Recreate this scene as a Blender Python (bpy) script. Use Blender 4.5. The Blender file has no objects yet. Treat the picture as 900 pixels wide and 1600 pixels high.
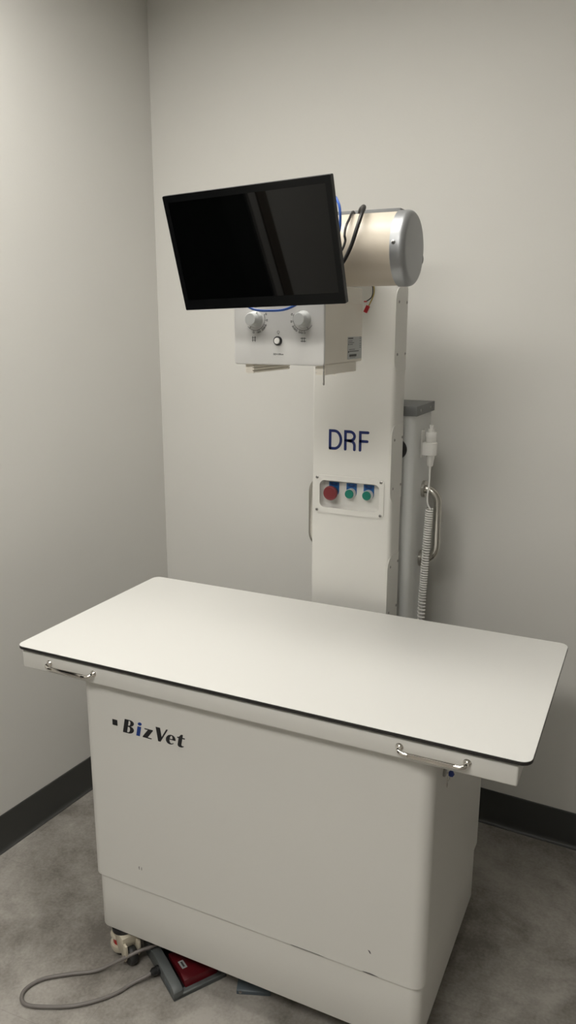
import bpy, bmesh, math, random
from mathutils import Vector, Matrix
random.seed(4)
sc = bpy.context.scene
COL = sc.collection
PI = math.pi

# ------------------------------------------------------------------ camera
YAW, PITCH, ROLL = 0.445, 0.2373, 0.0015
cy_, sy_ = math.cos(YAW), math.sin(YAW)
fw0 = Vector((-sy_, cy_, 0)); rt = Vector((cy_, sy_, 0)); up = Vector((0, 0, 1))
fwd = math.cos(PITCH)*fw0 - math.sin(PITCH)*up
upv = math.cos(PITCH)*up + math.sin(PITCH)*fw0
r2 = math.cos(ROLL)*rt + math.sin(ROLL)*upv
u2 = -math.sin(ROLL)*rt + math.cos(ROLL)*upv
cam = bpy.data.objects.new('camera', bpy.data.cameras.new('camera'))
COL.objects.link(cam)
cam.data.sensor_fit = 'VERTICAL'; cam.data.sensor_height = 32.0; cam.data.sensor_width = 18.0
cam.data.lens = 1209.38/1600*32.0
cam.data.clip_start = 0.02
m = Matrix((r2, u2, -fwd)).transposed().to_4x4()
m.translation = Vector((1.393, -1.33688, 1.67038))
cam.matrix_world = m
sc.camera = cam

# ------------------------------------------------------------------ world, exposure, main light
w = bpy.data.worlds.new('world'); sc.world = w; w.use_nodes = True
w.node_tree.nodes['Background'].inputs[0].default_value = (0.9, 0.95, 1, 1)
w.node_tree.nodes['Background'].inputs[1].default_value = 0.0
sc.view_settings.view_transform = 'Standard'; sc.view_settings.look = 'None'
sc.view_settings.gamma = 1.0; sc.view_settings.use_curve_mapping = False
sc.view_settings.exposure = 0.0
LIGHT = (1.0, 0.972, 0.91)
CEIL = 2.75
PANELS = [((0.35, -0.10), (1.2, 0.6), 10.1, 'flat ceiling light panel directly above the table'), ((0.72, -1.80), (1.2, 0.6), 19.5, 'brighter ceiling light panel in front of the table, towards the doorway')]

# ------------------------------------------------------------------ materials
def mat(name, col, rough=0.5, metal=0.0, spec=0.5, bump=0.0, bscale=300.0, coat=0.0, emit=None, noise=0.0, nscale=6.0):
    M = bpy.data.materials.new(name); M.use_nodes = True
    nt = M.node_tree; b = nt.nodes['Principled BSDF']
    b.inputs['Base Color'].default_value = (*col, 1)
    b.inputs['Roughness'].default_value = rough; b.inputs['Metallic'].default_value = metal
    b.inputs['Specular IOR Level'].default_value = spec
    if coat: b.inputs['Coat Weight'].default_value = coat; b.inputs['Coat Roughness'].default_value = 0.08
    tc = None
    if bump or noise:
        tc = nt.nodes.new('ShaderNodeTexCoord')
    if bump:
        n = nt.nodes.new('ShaderNodeTexNoise'); n.inputs['Scale'].default_value = bscale; n.inputs['Detail'].default_value = 3
        nt.links.new(tc.outputs['Object'], n.inputs['Vector'])
        bp = nt.nodes.new('ShaderNodeBump'); bp.inputs['Strength'].default_value = bump; bp.inputs['Distance'].default_value = 0.002
        nt.links.new(n.outputs['Fac'], bp.inputs['Height']); nt.links.new(bp.outputs['Normal'], b.inputs['Normal'])
    if noise:
        n = nt.nodes.new('ShaderNodeTexNoise'); n.inputs['Scale'].default_value = nscale; n.inputs['Detail'].default_value = 4
        nt.links.new(tc.outputs['Object'], n.inputs['Vector'])
        mx = nt.nodes.new('ShaderNodeMix'); mx.data_type = 'RGBA'
        mx.inputs[6].default_value = (*[c*(1-noise) for c in col], 1); mx.inputs[7].default_value = (*[min(1, c*(1+noise)) for c in col], 1)
        nt.links.new(n.outputs['Fac'], mx.inputs[0]); nt.links.new(mx.outputs[2], b.inputs['Base Color'])
    if emit:
        b.inputs['Emission Color'].default_value = (*emit[0], 1); b.inputs['Emission Strength'].default_value = emit[1]
    return M
M = {}
M['wall'] = mat('wall_paint', (0.645, 0.635, 0.605), 0.75, spec=0.3, bump=0.10, bscale=260, noise=0.02, nscale=3)
M['ceiling'] = mat('ceiling_paint', (0.82, 0.81, 0.78), 0.9, spec=0.2)
M['base'] = mat('rubber_cove', (0.043, 0.044, 0.042), 0.36, spec=0.5)
M['white'] = mat('white_powder_coat', (0.70, 0.69, 0.655), 0.42, bump=0.05, bscale=700)
M['white2'] = mat('pale_grey_powder_coat', (0.66, 0.67, 0.66), 0.40, bump=0.05, bscale=700)
M['lam'] = mat('white_laminate', (0.77, 0.765, 0.74), 0.40, bump=0.03, bscale=900)
M['blackedge'] = mat('black_core_edge', (0.018, 0.016, 0.015), 0.5)
M['cream'] = mat('cream_enamel', (0.60, 0.535, 0.44), 0.38, bump=0.04, bscale=500)
M['ivory'] = mat('ivory_enamel', (0.80, 0.755, 0.67), 0.42, bump=0.04, bscale=500)
M['panel'] = mat('satin_white_panel', (0.61, 0.605, 0.59), 0.32)
M['silver'] = mat('brushed_silver', (0.38, 0.39, 0.40), 0.42, metal=0.75)
M['dgrey'] = mat('dark_grey_cap_paint', (0.155, 0.16, 0.16), 0.5)
M['chrome'] = mat('chrome', (0.78, 0.75, 0.70), 0.12, metal=1.0)
M['steel'] = mat('stainless', (0.55, 0.53, 0.49), 0.22, metal=1.0)
M['screw'] = mat('screw_steel', (0.38, 0.37, 0.35), 0.3, metal=1.0)
M['dark'] = mat('dark_slot', (0.02, 0.02, 0.02), 0.6)
M['black'] = mat('black_plastic', (0.010, 0.010, 0.011), 0.35)
M['mbezel'] = mat('monitor_black', (0.004, 0.0045, 0.005), 0.22, spec=0.3)
M['medge'] = mat('monitor_edge_black', (0.010, 0.010, 0.010), 0.45)
M['screen'] = mat('screen_glass', (0.0012, 0.0015, 0.0015), 0.02, spec=0.5)
M['navy'] = mat('navy_ink', (0.006, 0.018, 0.12), 0.45)
M['blackink'] = mat('black_ink', (0.012, 0.012, 0.014), 0.5)
M['blueink'] = mat('blue_ink', (0.010, 0.045, 0.24), 0.5)
M['greyink'] = mat('grey_ink', (0.05, 0.05, 0.05), 0.6)
M['red'] = mat('red_button_plastic', (0.18, 0.024, 0.029), 0.4)
M['green'] = mat('green_button_plastic', (0.006, 0.17, 0.12), 0.35)
M['legend'] = mat('blue_legend_plate', (0.012, 0.10, 0.30), 0.4)
M['knob'] = mat('grey_white_knob', (0.60, 0.61, 0.60), 0.28)
M['wplast'] = mat('white_plastic', (0.80, 0.79, 0.76), 0.35)
M['label'] = mat('silver_label', (0.42, 0.44, 0.44), 0.35)
M['bluecable'] = mat('blue_cable_jacket', (0.045, 0.14, 0.55), 0.35)
M['blackcable'] = mat('black_cable_jacket', (0.012, 0.011, 0.011), 0.38)
M['yellow'] = mat('yellow_wire', (0.45, 0.33, 0.05), 0.45)
M['redconn'] = mat('red_connector', (0.50, 0.02, 0.03), 0.35)
M['greycord'] = mat('grey_cord', (0.17, 0.155, 0.145), 0.5)
M['castcream'] = mat('caster_cream', (0.55, 0.50, 0.40), 0.4)
M['castred'] = mat('caster_red', (0.42, 0.02, 0.02), 0.45)
M['tyre'] = mat('black_rubber', (0.022, 0.022, 0.022), 0.5)
M['pedalgrey'] = mat('pedal_grey_metal', (0.10, 0.11, 0.11), 0.45, bump=0.05, bscale=400)
M['pedalblue'] = mat('pedal_blue_grey', (0.075, 0.095, 0.11), 0.45)
M['pedalred'] = mat('pedal_red', (0.095, 0.004, 0.008), 0.35, noise=0.15, nscale=40)
M['bluekey'] = mat('blue_key_plastic', (0.010, 0.035, 0.22), 0.35)
M['scuff'] = mat('scuff_dark', (0.09, 0.085, 0.09), 0.6)
M['brown'] = mat('brown_trim', (0.14, 0.110, 0.088), 0.5)
M['frameg'] = mat('grey_door_frame', (0.48, 0.47, 0.45), 0.5)
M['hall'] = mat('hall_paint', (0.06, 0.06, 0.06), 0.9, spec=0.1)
M['fix'] = mat('fixture_white', (0.75, 0.75, 0.72), 0.4)

def floor_mat():
    Mx = bpy.data.materials.new('cloudy_grey_vinyl'); Mx.use_nodes = True
    nt = Mx.node_tree; b = nt.nodes['Principled BSDF']; N = nt.nodes.new; L = nt.links.new
    b.inputs['Roughness'].default_value = 0.55; b.inputs['Specular IOR Level'].default_value = 0.35
    tc = N('ShaderNodeTexCoord')
    n1 = N('ShaderNodeTexNoise'); n1.inputs['Scale'].default_value = 2.8; n1.inputs['Detail'].default_value = 7; n1.inputs['Roughness'].default_value = 0.62; n1.inputs['Distortion'].default_value = 0.5
    n2 = N('ShaderNodeTexNoise'); n2.inputs['Scale'].default_value = 11; n2.inputs['Detail'].default_value = 6; n2.inputs['Roughness'].default_value = 0.7
    n3 = N('ShaderNodeTexNoise'); n3.inputs['Scale'].default_value = 120; n3.inputs['Detail'].default_value = 2
    for n in (n1, n2, n3): L(tc.outputs['Object'], n.inputs['Vector'])
    r = N('ShaderNodeValToRGB')
    r.color_ramp.elements[0].position = 0.40; r.color_ramp.elements[0].color = (0.165, 0.150, 0.132, 1)
    r.color_ramp.elements[1].position = 0.60; r.color_ramp.elements[1].color = (0.405, 0.382, 0.350, 1)
    a = N('ShaderNodeMix'); a.inputs[0].default_value = 0.26
    L(n1.outputs['Fac'], a.inputs[2]); L(n2.outputs['Fac'], a.inputs[3])
    a2 = N('ShaderNodeMix'); a2.inputs[0].default_value = 0.12
    L(a.outputs[0], a2.inputs[2]); L(n3.outputs['Fac'], a2.inputs[3])
    L(a2.outputs[0], r.inputs[0])
    # faint plank seams
    br = N('ShaderNodeTexBrick'); br.inputs['Scale'].default_value = 1.0; br.inputs['Mortar Size'].default_value = 0.0012
    br.inputs['Brick Width'].default_value = 1.2; br.inputs['Row Height'].default_value = 0.45
    br.inputs['Color1'].default_value = (1, 1, 1, 1); br.inputs['Color2'].default_value = (0.93, 0.93, 0.93, 1); br.inputs['Mortar'].default_value = (0.86, 0.86, 0.86, 1)
    mp = N('ShaderNodeMapping'); mp.inputs['Rotation'].default_value = (0, 0, math.radians(-3)); mp.inputs['Location'].default_value = (0.33, 0.21, 0)
    L(tc.outputs['Object'], mp.inputs['Vector']); L(mp.outputs['Vector'], br.inputs['Vector'])
    mu = N('ShaderNodeMix'); mu.data_type = 'RGBA'; mu.blend_type = 'MULTIPLY'; mu.inputs[0].default_value = 1
    L(r.outputs['Color'], mu.inputs[6]); L(br.outputs['Color'], mu.inputs[7]); L(mu.outputs[2], b.inputs['Base Color'])
    bp = N('ShaderNodeBump'); bp.inputs['Strength'].default_value = 0.08; bp.inputs['Distance'].default_value = 0.002
    L(n3.outputs['Fac'], bp.inputs['Height']); L(bp.outputs['Normal'], b.inputs['Normal'])
    return Mx
M['floor'] = floor_mat()

# ------------------------------------------------------------------ mesh helpers
ORIGIN = {}
def thing(name, label, cat, loc, group=None):
    o = bpy.data.objects.new(name, None); COL.objects.link(o)
    o.empty_display_size = 0.05
    o.location = loc; o['label'] = label; o['category'] = cat
    if group: o['group'] = group
    ORIGIN[o.name] = Vector(loc)
    return o
def obj(name, bm, mats, parent=None, smooth=True, label=None, origin=None, angle=35):
    """link bm (in world coordinates) as one mesh object under parent"""
    if not isinstance(mats, (list, tuple)): mats = [mats]
    bmesh.ops.recalc_face_normals(bm, faces=bm.faces[:])
    base = ORIGIN[parent.name] if parent is not None else Vector((0, 0, 0))
    org = Vector(origin) if origin is not None else base
    bmesh.ops.translate(bm, verts=bm.verts[:], vec=-org)
    me = bpy.data.meshes.new(name); bm.to_mesh(me); bm.free()
    for x in mats: me.materials.append(x)
    if smooth:
        me.polygons.foreach_set('use_smooth', [True]*len(me.polygons))
        me.set_sharp_from_angle(angle=math.radians(angle))
    o = bpy.data.objects.new(name, me); COL.objects.link(o)
    if parent is not None: o.parent = parent
    o.location = org - base
    ORIGIN[o.name] = org
    if label: o['label'] = label
    return o
def struct(name, bm, mt, smooth=False):
    o = obj(name, bm, mt, None, smooth); o['kind'] = 'structure'; return o
def tag(o, label, cat, group=None):
    o['label'] = label; o['category'] = cat
    if group: o['group'] = group
    return o
def NB(): return bmesh.new()
def setmat(bm, start, idx):
    bm.faces.ensure_lookup_table()
    for f in bm.faces[start:]: f.material_index = idx
def box(bm, a, b, bev=0.0, seg=2, M4=None, mi=0):
    """axis box between corners, bevelled"""
    t = bmesh.new()
    a = Vector(a); b = Vector(b); c = (a+b)/2; s = b-a
    bmesh.ops.create_cube(t, size=1.0, matrix=Matrix.Translation(c) @ Matrix.Diagonal((abs(s.x), abs(s.y), abs(s.z), 1)))
    if bev: bmesh.ops.bevel(t, geom=t.edges[:], offset=bev, segments=seg, profile=0.5, affect='EDGES')
    return merge(bm, t, M4, mi)
def merge(bm, t, M4=None, mi=0):
    if M4 is not None: bmesh.ops.transform(t, matrix=M4, verts=t.verts[:])
    mp = {v: bm.verts.new(v.co) for v in t.verts}
    for f in t.faces:
        try:
            nf = bm.faces.new([mp[v] for v in f.verts]); nf.material_index = mi if mi else f.material_index
        except ValueError: pass
    t.free(); return bm
def prism(bm, poly, axis, a, b, M4=None, mi=0, bev=0.0, seg=2):
    """extrude a 2D polygon along axis ('x','y','z') from a to b"""
    t = bmesh.new()
    def P(u, v, h):
        return {'z': (u, v, h), 'y': (u, h, v), 'x': (h, u, v)}[axis]
    lo = [t.verts.new(P(u, v, a)) for u, v in poly]; hi = [t.verts.new(P(u, v, b)) for u, v in poly]
    n = len(poly)
    f0 = t.faces.new(lo); f1 = t.faces.new(hi[::-1])
    for i in range(n): t.faces.new((lo[i], hi[i], hi[(i+1) % n], lo[(i+1) % n]))
    if bev:
        bmesh.ops.recalc_face_normals(t, faces=t.faces[:])
        es = list(set(list(f0.edges)+list(f1.edges)))
        bmesh.ops.bevel(t, geom=es, offset=bev, segments=seg, profile=0.5, affect='EDGES')
    return merge(bm, t, M4, mi)
def rrect(x0, y0, x1, y1, r, n=6, rs=None):
    """rounded rectangle; rs = radii for (x1y1, x0y1, x0y0, x1y0)"""
    rs = rs or (r, r, r, r); out = []
    for (cx, cy, sx, sy, a0), rr in zip(((x1, y1, -1, -1, 0), (x0, y1, 1, -1, 90), (x0, y0, 1, 1, 180), (x1, y0, -1, 1, 270)), rs):
        if rr <= 0: out.append((cx, cy)); continue
        for k in range(n+1):
            t = math.radians(a0 + 90*k/n); out.append((cx+sx*rr + rr*math.cos(t), cy+sy*rr + rr*math.sin(t)))
    return out
def lathe(bm, prof, M4, n=32, mi=0):
    """revolve (r, h) profile about local z then transform"""
    t = bmesh.new(); rings = []
    for r, h in prof:
        if r < 1e-6: rings.append([t.verts.new((0, 0, h))])
        else: rings.append([t.verts.new((r*math.cos(2*PI*k/n), r*math.sin(2*PI*k/n), h)) for k in range(n)])
    for A, B in zip(rings, rings[1:]):
        for k in range(n):
            a = A[k % len(A)]; a2 = A[(k+1) % len(A)]; b_ = B[k % len(B)]; b2 = B[(k+1) % len(B)]
            vs = []
            for v in (a, a2, b2, b_):
                if v not in vs: vs.append(v)
            if len(vs) > 2: t.faces.new(vs)
    if len(rings[0]) > 1: t.faces.new(rings[0][::-1])
    if len(rings[-1]) > 1: t.faces.new(rings[-1])
    return merge(bm, t, M4, mi)
def axisM(p, d, roll=0):
    d = Vector(d).normalized()
    q = Vector((0, 0, 1)).rotation_difference(d)
    return Matrix.Translation(Vector(p)) @ q.to_matrix().to_4x4() @ Matrix.Rotation(roll, 4, 'Z')
def spline(pts, k=8):
    P = [Vector(p) for p in pts]; P = [P[0]*2-P[1]] + P + [P[-1]*2-P[-2]]; out = []
    for i in range(1, len(P)-2):
        for j in range(k):
            t = j/k
            out.append(0.5*((2*P[i]) + (P[i+1]-P[i-1])*t + (2*P[i-1]-5*P[i]+4*P[i+1]-P[i+2])*t*t + (3*P[i]-P[i-1]-3*P[i+1]+P[i+2])*t**3))
    out.append(P[-2]); return out
def tube(bm, pts, r, n=10, M4=None, mi=0, caps=True, radii=None):
    t = bmesh.new(); pts = [Vector(p) for p in pts]; rings = []; N_ = None
    for i, p in enumerate(pts):
        d = (pts[min(i+1, len(pts)-1)] - pts[max(i-1, 0)]).normalized()
        if N_ is None:
            N_ = d.cross(Vector((0, 0, 1)));
            if N_.length < 1e-3: N_ = d.cross(Vector((1, 0, 0)))
            N_.normalize()
        N_ = (N_ - d*N_.dot(d)).normalized(); B = d.cross(N_)
        rr = radii[i] if radii else r
        rings.append([t.verts.new(p + rr*(math.cos(2*PI*k/n)*N_ + math.sin(2*PI*k/n)*B)) for k in range(n)])
    for A, B in zip(rings, rings[1:]):
        for k in range(n): t.faces.new((A[k], A[(k+1) % n], B[(k+1) % n], B[k]))
    if caps: t.faces.new(rings[0][::-1]); t.faces.new(rings[-1])
    return merge(bm, t, M4, mi)
def fillet_path(pts, r, n=8):
    P = [Vector(p) for p in pts]; out = [P[0]]
    for i in range(1, len(P)-1):
        a = (P[i-1]-P[i]).normalized(); b = (P[i+1]-P[i]).normalized()
        ang = a.angle(b); d = r/math.tan(ang/2)
        c = P[i] + (a+b).normalized()*(r/math.sin(ang/2))
        s = P[i]+a*d - c; e = P[i]+b*d - c
        for k in range(n+1):
            t = k/n; v = s.slerp(e, t) if False else (s*math.sin((1-t)*(PI-ang)) + e*math.sin(t*(PI-ang)))/math.sin(PI-ang)
            out.append(c+v)
    out.append(P[-1]); return out
def curve_fill(loops, M4, bm, mi=0, thick=0.0004):
    """filled flat outline with holes (all loops in local xy) as thin solid: uses a 2D curve"""
    cu = bpy.data.curves.new('tmp', 'CURVE'); cu.dimensions = '2D'; cu.fill_mode = 'BOTH'; cu.extrude = thick/2
    for lp in loops:
        s = cu.splines.new('POLY'); s.points.add(len(lp)-1); s.use_cyclic_u = True
        for pnt, (x, y) in zip(s.points, lp): pnt.co = (x, y, 0, 1)
    return _curve_to_bm(cu, M4, bm, mi)
def _curve_to_bm(cu, M4, bm, mi):
    o = bpy.data.objects.new('tmp', cu); COL.objects.link(o)
    dg = bpy.context.evaluated_depsgraph_get(); dg.update()
    me = bpy.data.meshes.new_from_object(o.evaluated_get(dg), depsgraph=dg)
    t = bmesh.new(); t.from_mesh(me)
    bpy.data.objects.remove(o); bpy.data.curves.remove(cu); bpy.data.meshes.remove(me)
    return merge(bm, t, M4, mi)
def text(bm, s, size, M4, mi=0, align='CENTER', thick=0.0003, bold=0.0):
    cu = bpy.data.curves.new('tmp', 'FONT'); cu.body = s; cu.size = size; cu.align_x = align; cu.align_y = 'CENTER'; cu.extrude = thick/2
    cu.resolution_u = 3; cu.offset = bold
    return _curve_to_bm(cu, M4, bm, mi)
def front_M(x, y, z, ang=0):      # local xy -> world xz on a face that looks to -y
    return Matrix.Translation((x, y, z)) @ Matrix.Rotation(PI/2, 4, 'X') @ Matrix.Rotation(ang, 4, 'Z')
def side_M(x, y, z):              # local x -> world +y, local y -> z, on a face that looks to +x
    return Matrix.Translation((x, y, z)) @ Matrix(((0, 0, 1, 0), (1, 0, 0, 0), (0, 1, 0, 0), (0, 0, 0, 1)))
def stroke(bm, pts, r, M4, n=10, thick=0.0006):
    """round-ended flat stroke through 2D pts, one shell"""
    pts = [Vector((x, y)) for x, y in pts]; L, R = [], []
    pts = [q for i, q in enumerate(pts) if i == 0 or (q-pts[i-1]).length > 1e-6]
    for i, p in enumerate(pts):
        if i == 0: d = (pts[1]-p).normalized(); nn = Vector((-d.y, d.x)); k = 1
        elif i == len(pts)-1: d = (p-pts[i-1]).normalized(); nn = Vector((-d.y, d.x)); k = 1
        else:
            d1 = (p-pts[i-1]).normalized(); d2 = (pts[i+1]-p).normalized()
            d = (d1+d2).normalized(); nn = Vector((-d.y, d.x)); k = 1/max(0.5, nn.dot(Vector((-d1.y, d1.x))))
        L.append(p+nn*r*k); R.append(p-nn*r*k)
    def cap(p, d):
        a0 = math.atan2(d.y, d.x)
        return [p + r*Vector((math.cos(a0+PI/2-PI*j/n), math.sin(a0+PI/2-PI*j/n))) for j in range(1, n)]
    lp = L + cap(pts[-1], (pts[-1]-pts[-2]).normalized()) + R[::-1] + cap(pts[0], (pts[0]-pts[1]).normalized())
    return prism(bm, [tuple(v) for v in lp], 'z', -thick/2, thick/2, M4)
def arc(cx, cy, r, a0, a1, n=12, ry=None):
    ry = ry or r
    return [(cx+r*math.cos(math.radians(a0+(a1-a0)*k/n)), cy+ry*math.sin(math.radians(a0+(a1-a0)*k/n))) for k in range(n+1)]
def screw_bm(p, d, r=0.0035, slot=0.6):
    bm = NB(); A = axisM(p, d, slot)
    lathe(bm, [(r*1.05, -0.0005), (r, 0.0008), (r*0.6, 0.0017), (r*0.28, 0.0020), (r*0.28, 0.0012), (0, 0.0012)], A, 14)
    for k in (0, 1):
        box(bm, (-r*0.75, -r*0.14, 0.0006), (r*0.75, r*0.14, 0.00195), 0, M4=A @ Matrix.Rotation(k*PI/2, 4, 'Z'), mi=1)
    return bm
def screw(p, d, parent, r=0.0035, slot=0.6):
    return obj('screw', screw_bm(p, d, r, slot), [M['screw'], M['dark']], parent)

# ------------------------------------------------------------------ room
AB, AL = math.radians(-2.6326), math.radians(85.80)
db = Vector((math.cos(AB), math.sin(AB), 0)); dl = Vector((math.cos(AL), math.sin(AL), 0))
C0 = Vector((-0.328, 1.144, 0)); C1 = C0 + db*4.6; C3 = C0 - dl*4.3; C2 = C1 - dl*4.3
def wall_seg(p, q, z0, z1, outward, t=0.12):
    bm = NB(); n = Vector(outward).normalized()*t
    pts = [p, q, q+n, p+n]
    prism(bm, [(v.x, v.y) for v in pts], 'z', z0, z1); return bm
nb = Vector((-db.y, db.x, 0)); nl = Vector((-dl.y, dl.x, 0))
ext = db*0.12
bm = NB(); prism(bm, [(v.x, v.y) for v in (C0-db*2.4+nb*.12, C1+db*.12+nb*.12, C2+db*.12-nb*.12, C3-db*2.4-nb*.12)], 'z', -0.12, 0.0)
struct('floor', bm, M['floor'])
bm = NB(); prism(bm, [(v.x, v.y) for v in (C0-db*2.4+nb*.12, C1+db*.12+nb*.12, C2+db*.12-nb*.12, C3-db*2.4-nb*.12)], 'z', CEIL, CEIL+0.1)
struct('ceiling', bm, M['ceiling'])
struct('wall_back', wall_seg(C0-db*.12, C1+db*.12, 0, CEIL, nb), M['wall'])
struct('wall_right', wall_seg(C1, C2, 0, CEIL, db), M['wall'])
struct('wall_front', wall_seg(C3-db*.12, C2+db*.12, 0, CEIL, -nb), M['wall'])
D0, D1, DH = 1.62, 2.70, 2.1      # doorway in the left wall, measured from the corner
bm = wall_seg(C0, C0-dl*D0, 0, CEIL, nl)
merge(bm, wall_seg(C0-dl*D1, C3, 0, CEIL, nl)); merge(bm, wall_seg(C0-dl*D0, C0-dl*D1, DH, CEIL, nl))
struct('wall_left', bm, M['wall'])
# the dark hall behind the doorway
h0 = C0-dl*(D0-0.35)+nl*0.12; h1 = C0-dl*(D1+0.35)+nl*0.12
bm = wall_seg(h0, h0+nl*2.0, 0, CEIL, dl, 0.1); merge(bm, wall_seg(h1, h1+nl*2.0, 0, CEIL, -dl, 0.1)); merge(bm, wall_seg(h0+nl*2.0+dl*.1, h1+nl*2.0-dl*.1, 0, CEIL, nl, 0.1))
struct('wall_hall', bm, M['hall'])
bm = NB(); bm2 = NB(); bm3 = NB()
def jamb_board(bmx, s0, s1, d0, d1, z1):      # s along the wall from the corner, d depth from the room face
    q = [C0-dl*s0+nl*d0, C0-dl*s1+nl*d0, C0-dl*s1+nl*d1, C0-dl*s0+nl*d1]
    prism(bmx, [(v.x, v.y) for v in q], 'z', 0, z1)
for s_, g in ((D0, -1), (D1, 1)):
    jamb_board(bm, s_, s_+g*0.055, -0.014, 0.0, DH+0.055)
    jamb_board(bm2, s_, s_-g*0.015, 0.0, 0.12, DH)
a = C0-dl*(D0-0.055)-nl*.014; b_ = C0-dl*(D1+0.055)-nl*.014
prism(bm, [(v.x, v.y) for v in (a, b_, b_+nl*.014, a+nl*.014)], 'z', DH, DH+0.055)
jamb_board(bm3, D1+0.060, D1+0.135, -0.020, 0.0, CEIL)
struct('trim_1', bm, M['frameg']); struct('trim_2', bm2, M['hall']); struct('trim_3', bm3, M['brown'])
# baseboards: rubber cove profile
def baseboard(p, q, inward, name):
    bm = NB(); d = (q-p).normalized(); n = Vector(inward).normalized()
    prof = [(0, 0), (0.0145, 0), (0.015, 0.0010), (0.0148, 0.0018)] + [(0.004+0.0085*(1-math.sin(math.radians(t))), 0.0032+0.014*(1-math.cos(math.radians(t)))) for t in range(0, 91, 15)] + [(0.004, 0.1235), (0.0025, 0.1255), (0, 0.1255)]
    vs = [[bm.verts.new(x + n*u + Vector((0, 0, v))) for u, v in prof] for x in (p, q)]
    k = len(prof)
    bm.faces.new(vs[0]); bm.faces.new(vs[1][::-1])
    for i in range(k): bm.faces.new((vs[0][i], vs[0][(i+1) % k], vs[1][(i+1) % k], vs[1][i]))
    return struct(name, bm, M['base'], True)
baseboard(C0, C1, -nb, 'baseboard_back')
baseboard(C0, C0-dl*(D0-0.05), -nl, 'baseboard_left')
baseboard(C1, C2, -db, 'baseboard_right')
baseboard(C3, C2, nb, 'baseboard_front')

# ------------------------------------------------------------------ ceiling light
for (px, py), (sx, sy), st, lab in PANELS:
    t = thing('ceiling_light', lab, 'ceiling light', (px, py, CEIL-0.03), 'ceiling light panels')
    bm = NB(); z0, z1 = CEIL-0.03, CEIL-0.001
    for a, b in (((px-sx/2-.02, py-sy/2-.02), (px+sx/2+.02, py-sy/2)), ((px-sx/2-.02, py+sy/2), (px+sx/2+.02, py+sy/2+.02)), ((px-sx/2-.02, py-sy/2), (px-sx/2, py+sy/2)), ((px+sx/2, py-sy/2), (px+sx/2+.02, py+sy/2))):
        box(bm, (*a, z0), (*b, z1))
    obj('frame', bm, M['fix'], t, False)
    bm = NB(); box(bm, (px-sx/2, py-sy/2, CEIL-0.02), (px+sx/2, py+sy/2, CEIL-0.004))
    obj('diffuser', bm, mat('lit_diffuser', (0.8, 0.8, 0.8), 0.6, emit=(LIGHT, st)), t, False)

# ------------------------------------------------------------------ examination table
TT = 0.89
tbl = thing('examination_table', 'white veterinary x-ray table with flat laminate top on a wheeled cabinet', 'table', (0.613, 0.32, 0))
bm = NB(); prism(bm, rrect(0, 0, 1.25, 0.6066, 0.022, 8), 'z', TT-0.0015, TT, bev=0.0005, seg=1)
top = obj('tabletop', bm, M['lam'], tbl)
bm = NB(); prism(bm, rrect(-0.0004, -0.0004, 1.2504, 0.607, 0.0224, 8), 'z', TT-0.0085, TT-0.0014, bev=0.001, seg=2)
obj('edge_band', bm, M['blackedge'], top, label='thin black edge of the tabletop')
bm = NB(); prism(bm, rrect(0.0094, 0.010, 1.2267, 0.592, 0.004, 3), 'z', 0.829, 0.874, bev=0.004, seg=3)
box(bm, (0.05, 0.05, 0.873), (1.18, 0.55, TT-0.0084))
tray = obj('apron_frame', bm, M['white'], tbl)
def pull(x0, x1, z):
    bm = NB()
    zb, yb = z+0.001, -0.0075
    path = [Vector((x0, 0.0105, z+0.004))] + spline([(x0, 0.009, z+0.004), (x0+0.001, -0.002, z+0.003), (x0+0.010, yb+.0005, zb), (x0+0.022, yb, zb)], 6) + spline([(x1-0.022, yb, zb), (x1-0.010, yb+.0005, zb), (x1-0.001, -0.002, z+0.003), (x1, 0.009, z+0.004)], 6) + [Vector((x1, 0.0105, z+0.004))]
    k_ = len(path)//2
    tube(bm, path[:k_], 0.0046, 14); tube(bm, path[k_:], 0.0046, 14)
    box(bm, (x0+.019, yb-.0030, zb-.0048), (x1-.019, yb+.0030, zb+.0044), .0012, 2)
    for x in (x0, x1):
        lathe(bm, [(0.0085, 0), (0.0085, 0.0015), (0.007, 0.0035), (0.0046, 0.0055)], axisM((x, 0.0105, z+0.004), (0, -1, 0)), 20)
    return obj('pull_handle', bm, M['chrome'], tray, label='chrome bar pull')
pull(0.0977, 0.2335, 0.851); pull(0.9968, 1.1320, 0.851)

XL, XR, YF, YB = 0.166, 1.061, 0.0400, 0.600
ZS, ZB = 0.261, 0.0965
bm = NB(); prism(bm, rrect(XL+0.0026, YF+0.0026, XR-0.0026, YB, 0.028, 8, (0.004, 0.004, 0.029, 0.029)), 'z', ZS+0.001, 0.8295)
cover = obj('cabinet_cover', bm, M['white'], tbl)
# wrap-round front panel, its folded edges showing on the sides
rr = 0.030; prof = [(XL, 0.078)] + arc(XL+rr, YF+rr, rr, 180, 270, 10) + arc(XR-rr, YF+rr, rr, 270, 360, 10) + [(XR, 0.078)]
inn = [(XR-0.0030, 0.078)] + arc(XR-rr, YF+rr, rr-0.0030, 360, 270, 10) + arc(XL+rr, YF+rr, rr-0.0030, 270, 180, 10) + [(XL+0.0030, 0.078)]
bm = NB(); prism(bm, prof+inn, 'z', ZS, 0.829)
fp = obj('front_panel', bm, M['white'], cover)
bm = NB(); prism(bm, rrect(XL+0.008, YF+0.006, XR-0.006, YB-0.016, 0.026, 8, (0.004, 0.004, 0.026, 0.026)), 'z', ZB, ZS+0.06, bev=0.004, seg=2)
skirt = obj('base_skirt', bm, M['white'], tbl)

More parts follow.
